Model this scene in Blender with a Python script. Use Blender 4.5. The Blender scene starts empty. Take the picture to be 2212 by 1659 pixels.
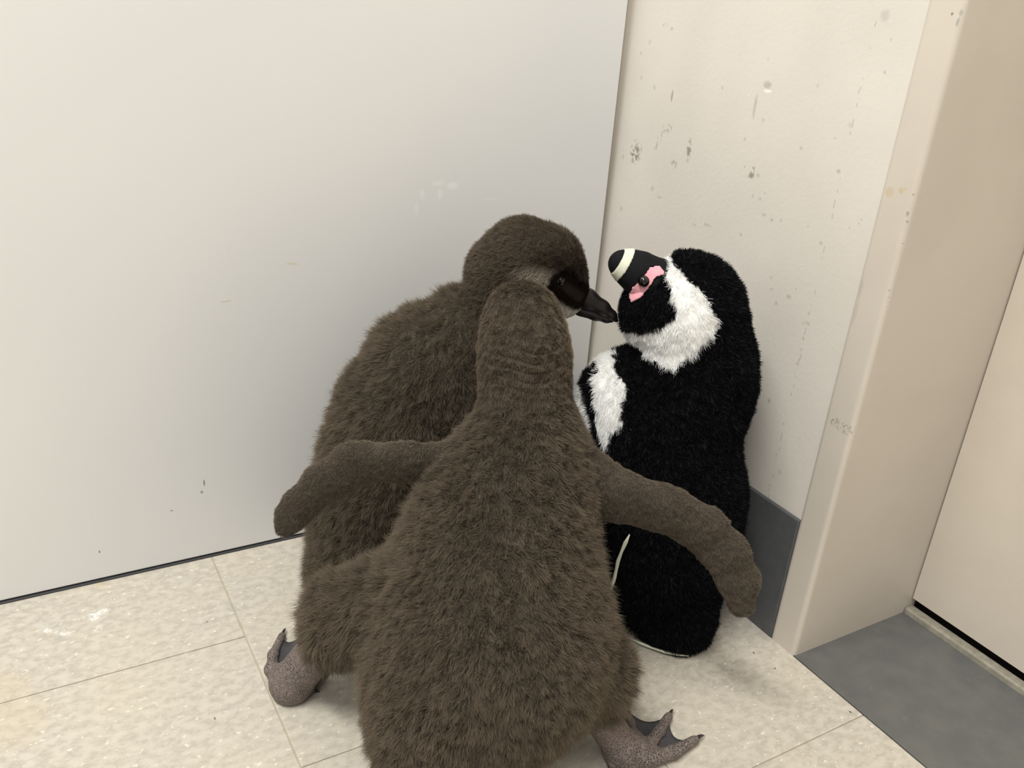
import bpy, math
import numpy as np
from mathutils import Matrix, Vector

# ------------------------------------------------------------------ camera, world, lights, exposure
S = 0.52                                     # camera height above the floor in metres
IW, IH, FPX = 2212, 1659, 1898.43            # photograph frame and focal length in pixels
PITCH, ROLL, YAW = (math.radians(a) for a in (23.7396, 4.9422, 31.7881))
CAM = np.array([-1.087, -1.434, 1.0]) * S    # the corner of the room is the origin
_f = np.array([math.sin(YAW) * math.cos(PITCH), math.cos(YAW) * math.cos(PITCH), -math.sin(PITCH)])
_r0 = np.array([math.cos(YAW), -math.sin(YAW), 0.0])
_u0 = np.cross(_r0, _f)
CR = math.cos(ROLL) * _r0 + math.sin(ROLL) * _u0
CU = -math.sin(ROLL) * _r0 + math.cos(ROLL) * _u0
CF = _f
FH = np.array([math.sin(YAW), math.cos(YAW), 0.0])
RH = _r0
ZU = np.array([0, 0, 1.0])

sc = bpy.context.scene
col = sc.collection
cam = bpy.data.objects.new('camera', bpy.data.cameras.new('camera'))
col.objects.link(cam)
cam.matrix_world = Matrix(((CR[0], CU[0], -CF[0], CAM[0]), (CR[1], CU[1], -CF[1], CAM[1]),
                           (CR[2], CU[2], -CF[2], CAM[2]), (0, 0, 0, 1)))
cam.data.sensor_width = 36
cam.data.lens = FPX / IW * 36
cam.data.clip_start = 0.02
cam.data.dof.use_dof = True
cam.data.dof.focus_distance = 1.36 * S
cam.data.dof.aperture_fstop = 14
sc.camera = cam

world = bpy.data.worlds.new('world')
sc.world = world
world.use_nodes = True
world.node_tree.nodes['Background'].inputs[0].default_value = (1.0, 0.985, 0.96, 1)
world.node_tree.nodes['Background'].inputs[1].default_value = 0.5

def area(name, loc, target, size, size_y, power, colour):
    l = bpy.data.lights.new(name, 'AREA')
    l.shape = 'RECTANGLE'; l.size = size; l.size_y = size_y
    l.energy = power; l.color = colour
    o = bpy.data.objects.new(name, l)
    col.objects.link(o)
    o.location = loc
    o.rotation_euler = (Vector(target) - Vector(loc)).to_track_quat('-Z', 'Y').to_euler()
    return o
area('ceiling_tube_light', (-1.1, -0.6, 2.2), (-0.6, -0.5, 0), 1.2, 0.25, 43, (1.0, 0.99, 0.95))
area('fill_light', (-1.7, -1.9, 2.2), (-1.0, -1.2, 0), 0.25, 1.2, 13, (1.0, 0.99, 0.95))  # unseen fill lamp, added to brighten the chicks' backs and the floor

sc.view_settings.view_transform = 'Standard'
sc.view_settings.look = 'None'
sc.view_settings.gamma = 1
sc.view_settings.use_curve_mapping = False
sc.view_settings.exposure = -0.05
sc.cycles.max_bounces = 8
sc.cycles.adaptive_threshold = 0.04
sc.cycles.diffuse_bounces = 6
sc.cycles.glossy_bounces = 2
sc.cycles.transmission_bounces = 3

# ------------------------------------------------------------------ helpers
rng = np.random.default_rng(7)

def ray(px, py):
    return (px - IW / 2) / FPX * CR - (py - IH / 2) / FPX * CU + CF
def at(px, py, F):                           # point on a pixel's ray, F camera heights ahead on the ground
    d = ray(px, py)
    return CAM + d * (F * S / (d @ FH))
def floor_at(px, py, z=0.0):
    d = ray(px, py)
    return CAM + d * ((z - CAM[2]) / d[2])
def wall_x(px, py, X):
    d = ray(px, py)
    return CAM + d * ((X - CAM[0]) / d[0])
def wall_y(px, py, Y):
    d = ray(px, py)
    return CAM + d * ((Y - CAM[1]) / d[1])
def rad(P, rpx):                             # a size in pixels at the distance of P, in metres
    return rpx * ((P - CAM) @ CF) / FPX

def vnoise(P, scale, seed=0):
    """value noise in [-1,1], 3 channels"""
    q = P * scale; i = np.floor(q).astype(np.int64); f = q - i; f = f * f * (3 - 2 * f)
    out = np.zeros((len(P), 3))
    for a in (0, 1):
        for b in (0, 1):
            for c in (0, 1):
                w = (f[:, 0] if a else 1 - f[:, 0]) * (f[:, 1] if b else 1 - f[:, 1]) * (f[:, 2] if c else 1 - f[:, 2])
                h = (i[:, 0] + a) * 73856093 ^ (i[:, 1] + b) * 19349663 ^ (i[:, 2] + c) * 83492791 ^ (seed * 2654435761)
                for ch in range(3):
                    k = (h * (1103515245 + 2 * ch * 7919) + 12345 + ch * 9973) & 0x7fffffff
                    k = (k ^ (k >> 13)) * 1274126177 & 0x7fffffff
                    out[:, ch] += w * ((k / 0x7fffffff) * 2 - 1)
    return out
def srgb(r, g, b):
    return tuple((c / 255 / 12.92) if c / 255 <= .04045 else ((c / 255 + .055) / 1.055) ** 2.4 for c in (r, g, b)) + (1,)

def lin(*c): return np.array(srgb(*c)[:3])

def link(o, parent=None):
    col.objects.link(o)
    if parent is not None:
        o.parent = parent
    return o
def mesh_obj(name, verts, faces, mat, parent=None, smooth=False):
    me = bpy.data.meshes.new(name)
    verts = np.asarray(verts, float)
    me.from_pydata([tuple(v) for v in verts], [], [tuple(int(i) for i in f) for f in faces])
    me.materials.append(mat)
    if smooth:
        me.polygons.foreach_set('use_smooth', [True] * len(me.polygons))
    me.update()
    return link(bpy.data.objects.new(name, me), parent)
def bevel(o, w, seg=2):
    m = o.modifiers.new('bevel', 'BEVEL'); m.width = w; m.segments = seg; m.limit_method = 'ANGLE'
    return o
def box(name, lo, hi, mat, parent=None, bev=0.0):
    (a, b, c), (d, e, f) = lo, hi
    v = [(a, b, c), (d, b, c), (d, e, c), (a, e, c), (a, b, f), (d, b, f), (d, e, f), (a, e, f)]
    q = [(0, 3, 2, 1), (4, 5, 6, 7), (0, 1, 5, 4), (1, 2, 6, 5), (2, 3, 7, 6), (3, 0, 4, 7)]
    o = mesh_obj(name, v, q, mat, parent)
    if bev: bevel(o, bev)
    return o
def struct(o):
    o['kind'] = 'structure'
    return o

# ------------------------------------------------------------------ materials
def new_mat(name):
    m = bpy.data.materials.new(name); m.use_nodes = True
    nt = m.node_tree
    return m, nt, nt.nodes['Principled BSDF']
def node(nt, kind, **kw):
    n = nt.nodes.new(kind)
    for k, v in kw.items():
        if k in ('operation', 'data_type', 'blend_type', 'attribute_name', 'feature', 'noise_dimensions', 'clamp_result', 'use_clamp'):
            setattr(n, k, v)
    return n
def math_n(nt, op, a, b=None, clamp=False):
    n = nt.nodes.new('ShaderNodeMath'); n.operation = op; n.use_clamp = clamp
    for i, v in enumerate((a, b)):
        if v is None: continue
        if isinstance(v, (int, float)): n.inputs[i].default_value = v
        else: nt.links.new(v, n.inputs[i])
    return n.outputs[0]
def vmath(nt, op, a, b):
    n = nt.nodes.new('ShaderNodeVectorMath'); n.operation = op
    for i, v in enumerate((a, b)):
        if v is None: continue
        if isinstance(v, (tuple, list, np.ndarray)): n.inputs[i].default_value = tuple(v)
        else: nt.links.new(v, n.inputs[i])
    return n
def mixc(nt, fac, a, b, mode='MIX'):
    n = nt.nodes.new('ShaderNodeMix'); n.data_type = 'RGBA'; n.blend_type = mode
    for i, v in ((0, fac), (6, a), (7, b)):
        if isinstance(v, (int, float)): n.inputs[i].default_value = v
        elif isinstance(v, tuple): n.inputs[i].default_value = v
        else: nt.links.new(v, n.inputs[i])
    return n.outputs[2]
def noise(nt, vec, scale, detail=3, rough=.5):
    n = nt.nodes.new('ShaderNodeTexNoise'); n.inputs['Scale'].default_value = scale
    n.inputs['Detail'].default_value = detail; n.inputs['Roughness'].default_value = rough
    if vec is not None: nt.links.new(vec, n.inputs['Vector'])
    return n
def ramp(nt, fac, lo, hi):
    n = nt.nodes.new('ShaderNodeMapRange'); n.inputs[1].default_value = lo; n.inputs[2].default_value = hi
    n.interpolation_type = 'SMOOTHSTEP'
    nt.links.new(fac, n.inputs[0])
    return n.outputs[0]
def position(nt):
    return nt.nodes.new('ShaderNodeNewGeometry').outputs['Position']
def bump(nt, bsdf, h, strength, dist):
    b = nt.nodes.new('ShaderNodeBump'); b.inputs['Strength'].default_value = strength
    b.inputs['Distance'].default_value = dist
    nt.links.new(h, b.inputs['Height']); nt.links.new(b.outputs[0], bsdf.inputs['Normal'])
def spots(nt, vec, items):
    """max of soft elliptical marks; items = (centre, radii)"""
    out = None
    for c, r, s in items:
        a = vmath(nt, 'SUBTRACT', vec, tuple(c)).outputs[0]
        a = vmath(nt, 'MULTIPLY', a, tuple(1 / x for x in r)).outputs[0]
        l = vmath(nt, 'LENGTH', a, None).outputs['Value']
        m = nt.nodes.new('ShaderNodeMapRange')
        m.inputs[1].default_value = 1.0; m.inputs[2].default_value = .45; m.inputs[4].default_value = s
        nt.links.new(l, m.inputs[0])
        out = m.outputs[0] if out is None else math_n(nt, 'MAXIMUM', out, m.outputs[0])
    return out
def warped(nt, pos, scale, amt):
    n = noise(nt, pos, scale, 1)
    a = vmath(nt, 'SUBTRACT', n.outputs['Color'], (.5, .5, .5)).outputs[0]
    a = vmath(nt, 'MULTIPLY', a, (amt,) * 3).outputs[0]
    return vmath(nt, 'ADD', pos, a).outputs[0]

def plain(name, colour, rough=.6, spec=.3, grain=0.0, gscale=300):
    m, nt, b = new_mat(name)
    b.inputs['Base Color'].default_value = colour
    b.inputs['Roughness'].default_value = rough
    b.inputs['Specular IOR Level'].default_value = spec
    if grain:
        p = position(nt); n = noise(nt, p, gscale, 4)
        f = ramp(nt, n.outputs[0], .3, .7)
        c2 = tuple(x * (1 - grain) for x in colour[:3]) + (1,)
        nt.links.new(mixc(nt, f, c2, colour), b.inputs['Base Color'])
    return m

WX = 0.003 * S        # wall plane (right), jamb stands a little proud of it
JX = -0.002 * S       # front of the door frame
def Z7(zx, zy):       # zoomed photograph detail -> frame pixels
    return 1240 + zx / 2.2757, zy / 2.2757
def mark(zx, zy, rx, ry, s, X=None):
    P = wall_x(*Z7(zx, zy), WX if X is None else X)
    k = rad(P, 1 / 2.2757)
    return (P, (.02 if X is None else .0035, max(rx * k * 1.4, 6e-4), max(ry * k * 1.25, 6e-4)), s * .85)

def wall_right_material():
    m, nt, b = new_mat('painted_plaster')
    p = position(nt)
    big = ramp(nt, noise(nt, p, 7, 2).outputs[0], .3, .7)
    base = mixc(nt, big, srgb(216, 210, 200), srgb(224, 218, 208))
    at_ = nt.nodes.new('ShaderNodeAttribute'); at_.attribute_name = 'marks'
    c = mixc(nt, at_.outputs['Alpha'], base, at_.outputs['Color'])
    nt.links.new(c, b.inputs['Base Color'])
    b.inputs['Roughness'].default_value = .55
    b.inputs['Specular IOR Level'].default_value = .25
    bump(nt, b, noise(nt, p, 260, 2, .55).outputs[0], .16, .0012)
    return m
GREY_MARKS = [mark(300, 750, 36, 55, .8), mark(565, 745, 15, 50, .75), mark(490, 805, 22, 32, .45), mark(435, 655, 12, 40, .5),
    mark(462, 630, 20, 20, .45), mark(410, 700, 10, 30, .4), mark(875, 845, 12, 45, .75), mark(285, 800, 10, 12, .5), mark(560, 790, 10, 20, .4),
    mark(846, 820, 6, 8, .5), mark(440, 125, 45, 7, .4), mark(485, 145, 18, 7, .35)]
SOFT_MARKS = [mark(890, 520, 9, 55, .5), mark(885, 560, 6, 30, .35), mark(950, 418, 24, 16, .55), mark(395, 428, 9, 13, .4), mark(730, 432, 7, 10, .4),  # first two marks: a shadow streak painted onto the wall
    mark(385, 925, 9, 14, .4), mark(906, 862, 8, 9, .55), mark(1300, 843, 11, 12, .55), mark(1117, 728, 9, 9, .45),
    mark(935, 1057, 14, 7, .5), mark(972, 1080, 9, 7, .6), mark(1017, 1082, 7, 8, .5), mark(820, 1155, 7, 7, .5),
    mark(915, 980, 10, 9, .4), mark(880, 962, 6, 7, .45), mark(940, 950, 5, 8, .4), mark(1215, 1193, 8, 10, .5), mark(1055, 1457, 13, 11, .5),
    mark(993, 1490, 9, 10, .5), mark(1150, 1115, 6, 6, .4), mark(655, 1108, 26, 7, .45), mark(590, 1103, 14, 5, .4),
    mark(420, 970, 16, 6, .35), mark(1530, 75, 24, 30, .3), mark(1360, 615, 16, 13, .25), mark(1530, 357, 7, 8, .6), mark(1560, 195, 6, 8, .5),
    mark(1285, 680, 8, 4, .5), mark(838, 685, 6, 9, .5), mark(930, 590, 9, 9, .35), mark(332, 380, 9, 12, .3), mark(372, 206, 9, 14, .25),
    mark(1355, 1120, 6, 7, .5), mark(1412, 1080, 5, 7, .5), mark(1400, 1100, 5, 5, .5), mark(1150, 1590, 12, 10, .4), mark(970, 1420, 10, 8, .35),
    mark(970, 1365, 9, 6, .35), mark(330, 260, 6, 9, .35), mark(232, 1025, 8, 12, .4), mark(240, 770, 6, 14, .4), mark(1130, 1590, 10, 8, .3),
    mark(1090, 1420, 5, 6, .5), mark(955, 290, 8, 8, .3), mark(1200, 420, 12, 10, .22), mark(960, 1970, 10, 14, .5), mark(1010, 2320, 12, 12, .3),
    mark(905, 1750, 8, 10, .5), mark(1330, 1760, 10, 40, .25)]
def paint_wall(P):
    def ell(Q, items):
        out = np.zeros(len(Q))
        for c, r, s_ in items:
            near = (np.abs(Q[:, 1] - c[1]) < r[1] * 1.1) & (np.abs(Q[:, 2] - c[2]) < r[2] * 1.1)
            if near.any():
                d = np.hypot((Q[near, 1] - c[1]) / r[1], (Q[near, 2] - c[2]) / r[2])
                out[near] = np.maximum(out[near], np.clip((1 - d) / .55, 0, 1) * s_)
        return out
    n1, n2, n3 = vnoise(P, 160, 41), vnoise(P, 330, 43), vnoise(P, 480, 45)
    rgb = np.tile(lin(150, 143, 130), (len(P), 1)); al = ell(P + n2 * .0007, SOFT_MARKS)
    line = np.abs(P[:, 1] - wall_x(1855, 211, WX)[1] + .0012 * n1[:, 0]) < .0006
    al = np.where(line & (n2[:, 0] > .15), np.maximum(al, .4), al)
    def over(m, c):
        nonlocal rgb, al
        t = (m >= al) & (m > 0); rgb[t] = lin(*c); al = np.maximum(al, m)
    over(ell(P + n1 * .003, GREY_MARKS) * np.clip((n3[:, 0] + n2[:, 1] * .6 + .15) * 3, 0, 1), (95, 90, 85))
    over(ell(P + n2 * .0005, [mark(482, 470, 4, 30, .9)]), (135, 95, 60))
    over(ell(P + n2 * .0006, [mark(952, 447, 26, 9, 1.0), mark(858, 468, 5, 5, .8)]), (250, 247, 238))
    return np.c_[rgb, al]

def jamb_material():
    m, nt, b = new_mat('painted_steel_frame')
    p = position(nt)
    big = ramp(nt, noise(nt, p, 9, 3).outputs[0], .35, .65)
    c = mixc(nt, big, srgb(206, 197, 184), srgb(211, 202, 189))
    w = warped(nt, p, 260, .0016)
    J = JX
    red = [mark(1778, 633, 10, 10, .95, J), mark(1790, 632, 6, 7, .9, J), mark(1821, 420, 5, 6, .85, J), mark(1858, 68, 6, 7, .8, J), mark(1925, 47, 5, 6, .6, J),
           mark(1665, 957, 4, 5, .6, J), mark(1663, 1015, 4, 5, .6, J), mark(1637, 1050, 6, 14, .5, J), mark(1635, 1090, 6, 7, .5, J), mark(1610, 1198, 4, 4, .7, J),
           mark(1532, 1508, 5, 6, .8, J), mark(1545, 1430, 5, 7, .4, J), mark(1540, 1465, 5, 5, .5, J)]
    c = mixc(nt, spots(nt, w, red), c, srgb(75, 40, 35))
    c = mixc(nt, spots(nt, w, [mark(1550, 945, 22, 26, .6, J), mark(1608, 938, 13, 16, .7, J), mark(1628, 928, 8, 9, .6, J)]), c, srgb(196, 176, 132))
    c = mixc(nt, spots(nt, w, [mark(1900, 62, 9, 17, .6, J), mark(1884, 110, 7, 22, .7, J), mark(1500, 955, 10, 14, .4, J)]), c, srgb(140, 145, 138))
    c = mixc(nt, spots(nt, w, [mark(1410, 1420, 10, 60, .4, J), mark(1385, 1530, 9, 70, .4, J)]), c, srgb(178, 168, 158))
    sc_ = math_n(nt, 'MULTIPLY', spots(nt, warped(nt, p, 200, .004), [mark(1330, 2100, 60, 30, .8, J), mark(1280, 2075, 30, 20, .8, J)]),
                 ramp(nt, noise(nt, p, 380, 3, .7).outputs[0], .48, .6))
    c = mixc(nt, sc_, c, srgb(120, 112, 105))
    nt.links.new(c, b.inputs['Base Color'])
    b.inputs['Roughness'].default_value = .42
    b.inputs['Specular IOR Level'].default_value = .4
    return m

def panel_material():
    m, nt, b = new_mat('white_laminate_panel')
    p = position(nt)
    big = ramp(nt, noise(nt, p, 3.2, 1).outputs[0], .3, .7)
    c = mixc(nt, big, srgb(228, 228, 227), srgb(234, 233, 231))
    w = warped(nt, p, 45, .006)
    def pm(px, py, rx, ry, s):
        P = wall_y(px, py, 0.0); k = rad(P, 1)
        return (P, (max(rx * k * 1.2, 4e-4), .02, max(ry * k * 1.1, 4e-4)), s)
    arc = [pm(899, 450, 5, 18, .6), pm(912, 418, 6, 14, .6), pm(945, 396, 18, 7, .6), pm(978, 402, 16, 9, .8), pm(950, 420, 6, 14, .7), pm(1060, 428, 24, 4, .35)]
    c = mixc(nt, math_n(nt, 'MULTIPLY', spots(nt, w, arc), .6), c, srgb(248, 248, 246))
    dk = [pm(441, 1043, 2, 9, .8), pm(436, 1063, 3, 4, .7), pm(215, 1192, 2, 4, .8), pm(371, 1103, 4, 2, .6)]
    c = mixc(nt, spots(nt, p, dk), c, srgb(110, 108, 104))
    yl = [pm(487, 652, 12, 3, .6), pm(632, 570, 16, 3, .5)]
    c = mixc(nt, spots(nt, w, yl), c, srgb(214, 202, 172))
    nt.links.new(c, b.inputs['Base Color'])
    b.inputs['Roughness'].default_value = .33
    b.inputs['Specular IOR Level'].default_value = .3
    return m

def tile_material():
    m, nt, b = new_mat('mottled_vinyl_tile')
    p = position(nt)
    st = vmath(nt, 'MULTIPLY', p, (.72, 1.0, 1.0)).outputs[0]
    n1 = ramp(nt, noise(nt, st, 150, 3, .6).outputs[0], .34, .68)
    n2 = ramp(nt, noise(nt, st, 300, 2, .6).outputs[0], .35, .65)
    n3 = ramp(nt, noise(nt, p, 9, 1).outputs[0], .3, .7)
    c = mixc(nt, n1, srgb(180, 174, 163), srgb(208, 202, 190))
    c = mixc(nt, math_n(nt, 'MULTIPLY', n2, .5), c, srgb(196, 188, 173))
    c = mixc(nt, math_n(nt, 'MULTIPLY', n3, .25), c, srgb(212, 200, 176))
    fl = ramp(nt, noise(nt, vmath(nt, 'ADD', st, (3.1, 1.7, 0)).outputs[0], 230, 2, .6).outputs[0], .62, .72)
    c = mixc(nt, math_n(nt, 'MULTIPLY', fl, .6), c, srgb(240, 235, 220))
    def fm(px, py, rx, ry, s):
        P = floor_at(px, py); k = rad(P, 1)
        return (P, (rx * k, ry * k * 1.9, .02), s)
    w = warped(nt, p, 70, .012)
    wh = [fm(215, 1322, 26, 6, .8), fm(205, 1332, 10, 6, .9), fm(140, 1367, 18, 5, .9), fm(105, 1363, 14, 4, .8), fm(180, 1335, 40, 3, .3), fm(385, 1245, 6, 3, .8), fm(210, 1360, 14, 8, .4)]
    br = ramp(nt, noise(nt, p, 330, 3, .7).outputs[0], .4, .58)
    c = mixc(nt, math_n(nt, 'MULTIPLY', spots(nt, w, wh), br), c, srgb(252, 250, 243))
    ys = [fm(30, 1560, 90, 60, .2), fm(20, 1490, 60, 40, .2), fm(215, 1262, 14, 6, .4), fm(1838, 1540, 30, 20, .3)]
    c = mixc(nt, spots(nt, w, ys[:3]), c, srgb(200, 180, 142))
    dk = [fm(1628, 1410, 3, 2, .9), fm(1674, 1444, 4, 1.5, .8), fm(1837, 1538, 3, 2.4, .9), fm(447, 1343, 3, 2, .6), fm(464, 1552, 3, 3, .7), fm(680, 1279, 3, 2, .9), fm(549, 1257, 2, 2, .6), fm(500, 1570, 2, 4, .5)]
    c = mixc(nt, spots(nt, p, dk[:5]), c, srgb(70, 62, 50))
    nt.links.new(c, b.inputs['Base Color'])
    b.inputs['Roughness'].default_value = .42
    b.inputs['Specular IOR Level'].default_value = .35
    bump(nt, b, n1, .05, .0006)
    return m

def threshold_material():
    m, nt, b = new_mat('scuffed_grey_vinyl')
    p = position(nt)
    c = mixc(nt, ramp(nt, noise(nt, p, 40, 5, .6).outputs[0], .3, .7), srgb(95, 96, 95), srgb(106, 106, 103))
    sc_ = ramp(nt, noise(nt, warped(nt, p, 30, .05), 55, 5, .75).outputs[0], .62, .72)
    c = mixc(nt, math_n(nt, 'MULTIPLY', sc_, .35), c, srgb(150, 151, 147))
    nt.links.new(c, b.inputs['Base Color'])
    b.inputs['Roughness'].default_value = .4
    return m

M_wall, M_jamb, M_panel, M_tile, M_thr = wall_right_material(), jamb_material(), panel_material(), tile_material(), threshold_material()
M_grout = plain('tile_joint', srgb(190, 182, 160), .8, .2)
M_door = plain('painted_door', srgb(216, 206, 191), .45, .35, .03, 30)
M_base = plain('charcoal_vinyl_baseboard', srgb(88, 89, 91), .42, .4, .12, 120)
M_dark = plain('gap_shade', srgb(38, 35, 33), .8, .1)  # near-black tone standing for the shade inside open gaps
M_strip = plain('grey_floor_strip', srgb(88, 88, 92), .5, .3)
M_cove = plain('corner_sealant', srgb(204, 195, 182), .35, .4)
M_rail = plain('brushed_metal_rail', srgb(168, 162, 146), .4, .5, .25, 150)

# ------------------------------------------------------------------ the room
HT = 2.3
fl = struct(box('floor', (-2.4, -2.4, -.02), (0.0, .0, -.0012), M_grout))
tiles = {}
gap = .00045
XJ = [-.825 * S + k * .47 * S for k in range(-4, 3)]
for ci in range(len(XJ)):
    x0 = XJ[ci]; x1 = XJ[ci] + .47 * S
    if x0 > -.001: continue
    x1 = min(x1, 0.0)
    off = (1.188 if (ci - 3) % 2 == 0 else .889) - 1.434       # staggered by half a tile
    ys = [off * S - k * .58 * S for k in range(-1, 8)]
    for y1 in ys:
        y0 = y1 - .58 * S
        top = min(y1, -.001)
        if top - y0 < .01: continue
        key = (round(x1 - x0, 4), round(top - y0, 4))
        if key not in tiles:
            w_, l_ = key
            o = box('tile', (gap, gap, -.0015), (w_ - gap, l_ - gap, 0.0), M_tile, fl)
            bevel(o, .0007, 2)
            tiles[key] = o
        else:
            o = tiles[key].copy(); link(o, fl)
        o.location = (x0, y0, 0)

# left: big white panel, a hair out of plumb, above a thin grey strip
pz = .0028
pe0, pe1 = -.003, -.003 - .0125 * (HT / S) * S
v = [(-2.4, 0, pz), (pe0, 0, pz), (pe1, 0, HT), (-2.4, 0, HT), (-2.4, .03, pz), (pe0, .03, pz), (pe1, .03, HT), (-2.4, .03, HT)]
struct(bevel(mesh_obj('wall_left', v, [(0, 1, 2, 3), (7, 6, 5, 4), (0, 4, 5, 1), (1, 5, 6, 2), (2, 6, 7, 3), (3, 7, 4, 0)], M_panel), .0008, 2))
struct(box('baseboard_left', (-2.4, -.0006, -.001), (0.0, .028, .0008), M_strip))
struct(box('wall_left_backing', (-2.4, .0305, -.02), (.2, .05, HT), M_dark))  # coloured dark as the shade behind the panel's bottom gap
JY0, JY1 = (.757 - 1.434) * S, (.8125 - 1.434) * S          # the frame's two edges along the wall
HW = .72
gy = np.arange(JY1 - .002, .031, .00105); gz = np.arange(-.02, HW, .00105)
GY, GZ = np.meshgrid(gy, gz, indexing='ij'); ny, nz = GY.shape
gv = np.stack([np.full(GY.size, WX), GY.ravel(), GZ.ravel()], 1)
gi = np.arange(ny * nz).reshape(ny, nz)
gq = np.stack([gi[:-1, :-1], gi[:-1, 1:], gi[1:, 1:], gi[1:, :-1]], -1).reshape(-1, 4)
marks = paint_wall(gv)
yA, yB, zA, zB = gy[0], gy[-1], gz[0], gz[-1]; k0 = len(gv)
gv = np.r_[gv, [(WX, yA, HT), (WX, yB, HT), (WX + .12, yA, zA), (WX + .12, yB, zA), (WX + .12, yA, HT), (WX + .12, yB, HT)]]
cA, cB, cC, cD = gi[0, 0], gi[-1, 0], gi[-1, -1], gi[0, -1]
gq = np.r_[gq, [(cD, k0, k0 + 1, cC), (k0 + 2, k0 + 3, k0 + 5, k0 + 4), (k0, k0 + 4, k0 + 5, k0 + 1), (cA, cB, k0 + 3, k0 + 2),
                (cA, k0 + 2, k0 + 4, k0), (cB, k0 + 1, k0 + 5, k0 + 3)]]
wr = struct(mesh_obj('wall_right', gv, gq, M_wall))
mk = wr.data.color_attributes.new('marks', 'FLOAT_COLOR', 'POINT')
mk.data.foreach_set('color', np.r_[marks, np.zeros((6, 4))].astype(np.float32).ravel())
struct(bevel(box('baseboard_right', (WX - .0035, JY1 - .001, 0), (WX + .002, -.0005, .243 * S), M_base), .0012, 2))
# rounded sealant bead down the corner
cv = []; cf = []
for k, z in enumerate(np.linspace(.0, HT, 3)):
    pe = pe0 + (pe1 - pe0) * z / HT
    for j in range(7):
        a = j / 6 * math.pi / 2
        rx = WX - pe + .006
        cv.append((pe + .0004 + (rx) * math.sin(a) * .97, .012 - .020 * (1 - math.cos(a)) * .9, z))
for k in range(2):
    for j in range(6):
        a = k * 7 + j; cf.append((a, a + 1, a + 8, a + 7))
struct(mesh_obj('trim_1', cv, cf, M_cove, smooth=True))
# steel door frame
DX = (1.389 - 1.087) * S
struct(bevel(box('trim_2', (JX, JY0, -.015), (DX + .012, JY1, HT), M_jamb), .0042, 4))
# door with shade painted as a dark block below, metal rail and grey threshold
struct(box('door_1', (DX, -2.4, .030 * S), (DX + .035, JY0 - .0012, HT), M_door))
struct(box('door_gap_shade', (DX + .012, -2.4, -.02), (DX + .03, JY0 + .02, .034 * S), M_dark))  # solid dark block, painted as the shade under the door
struct(bevel(box('door_rail', (DX - .0075, -2.4, -.001), (DX + .004, JY0 - .0005, .0065), M_rail), .0015, 2))
struct(box('threshold', (.0004, -2.4, -.02), (DX + .014, JY0 + .008, .0002), M_thr))

# ------------------------------------------------------------------ implicit surfaces
class Shape:
    """smooth union of tapered capsules; prim = (a, ra, b, rb, k, flat_axis, flat, group)"""
    def __init__(s): s.p = []; s.zmin = None; s.extra = []
    def cap(s, a, ra, b, rb, k=.012, ax=None, flat=1.0, g='body'):
        s.p.append((np.asarray(a, float), ra, np.asarray(b, float), rb, k, None if ax is None else np.asarray(ax, float) / np.linalg.norm(ax), flat, g))
    def chain(s, pts, k=.012, ax=None, flat=1.0, g='body', shrink=0.0):
        """pts = (px, py, F, radius in px)"""
        W = [(at(x, y, F), r) for x, y, F, r in pts]
        W = [(P, rad(P, r) - shrink) for P, r in W]
        if len(W) == 1: W = W * 2
        for (a, ra), (b, rb) in zip(W[:-1], W[1:]):
            x = ax
            if ax is not None and np.linalg.norm(b - a) > 1e-6:      # flatten across the segment only
                d = (b - a) / np.linalg.norm(b - a); x = ax - d * (ax @ d)
            s.cap(a, ra, b, rb, k, x, flat, g)
    @staticmethod
    def one(P, pr):
        a, ra, b, rb, k, ax, flat, g = pr
        q = P - a; ba = b - a
        if ax is not None:
            q = q + np.outer(q @ ax, ax) * (1 / flat - 1)
            ba = ba + ax * (ba @ ax) * (1 / flat - 1)
        den = ba @ ba
        t = np.clip(q @ ba / den, 0, 1) if den > 1e-12 else np.zeros(len(q))
        d = np.sqrt(np.einsum('ij,ij->i', q - t[:, None] * ba, q - t[:, None] * ba)) - (ra + t * (rb - ra))
        return d
    def __call__(s, P):
        P = np.asarray(P, float); d = None
        for pr in s.p:
            e = s.one(P, pr); k = pr[4]
            if d is None: d = e
            else:
                h = np.clip(.5 + .5 * (d - e) / k, 0, 1)
                d = d + (e - d) * h - k * h * (1 - h)
        for fn in s.extra: d = fn(P, d)
        if s.zmin is not None: d = np.maximum(d, s.zmin - P[:, 2])
        return d
    def groups(s, P):
        out = {}
        for pr in s.p:
            e = s.one(P, pr); g = pr[7]
            out[g] = e if g not in out else np.minimum(out[g], e)
        return out
    def bounds(s, pad):
        lo = np.min([np.minimum(p[0] - p[1], p[2] - p[3]) for p in s.p], 0) - pad
        hi = np.max([np.maximum(p[0] + p[1], p[2] + p[3]) for p in s.p], 0) + pad
        return lo, hi
    def grad(s, P, e=6e-4):
        g = np.stack([s(P + e * np.eye(3)[i]) - s(P - e * np.eye(3)[i]) for i in range(3)], 1)
        return g / (2 * e)
    def normal(s, P):
        g = s.grad(P); return g / np.maximum(np.linalg.norm(g, axis=1, keepdims=True), 1e-9)

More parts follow.
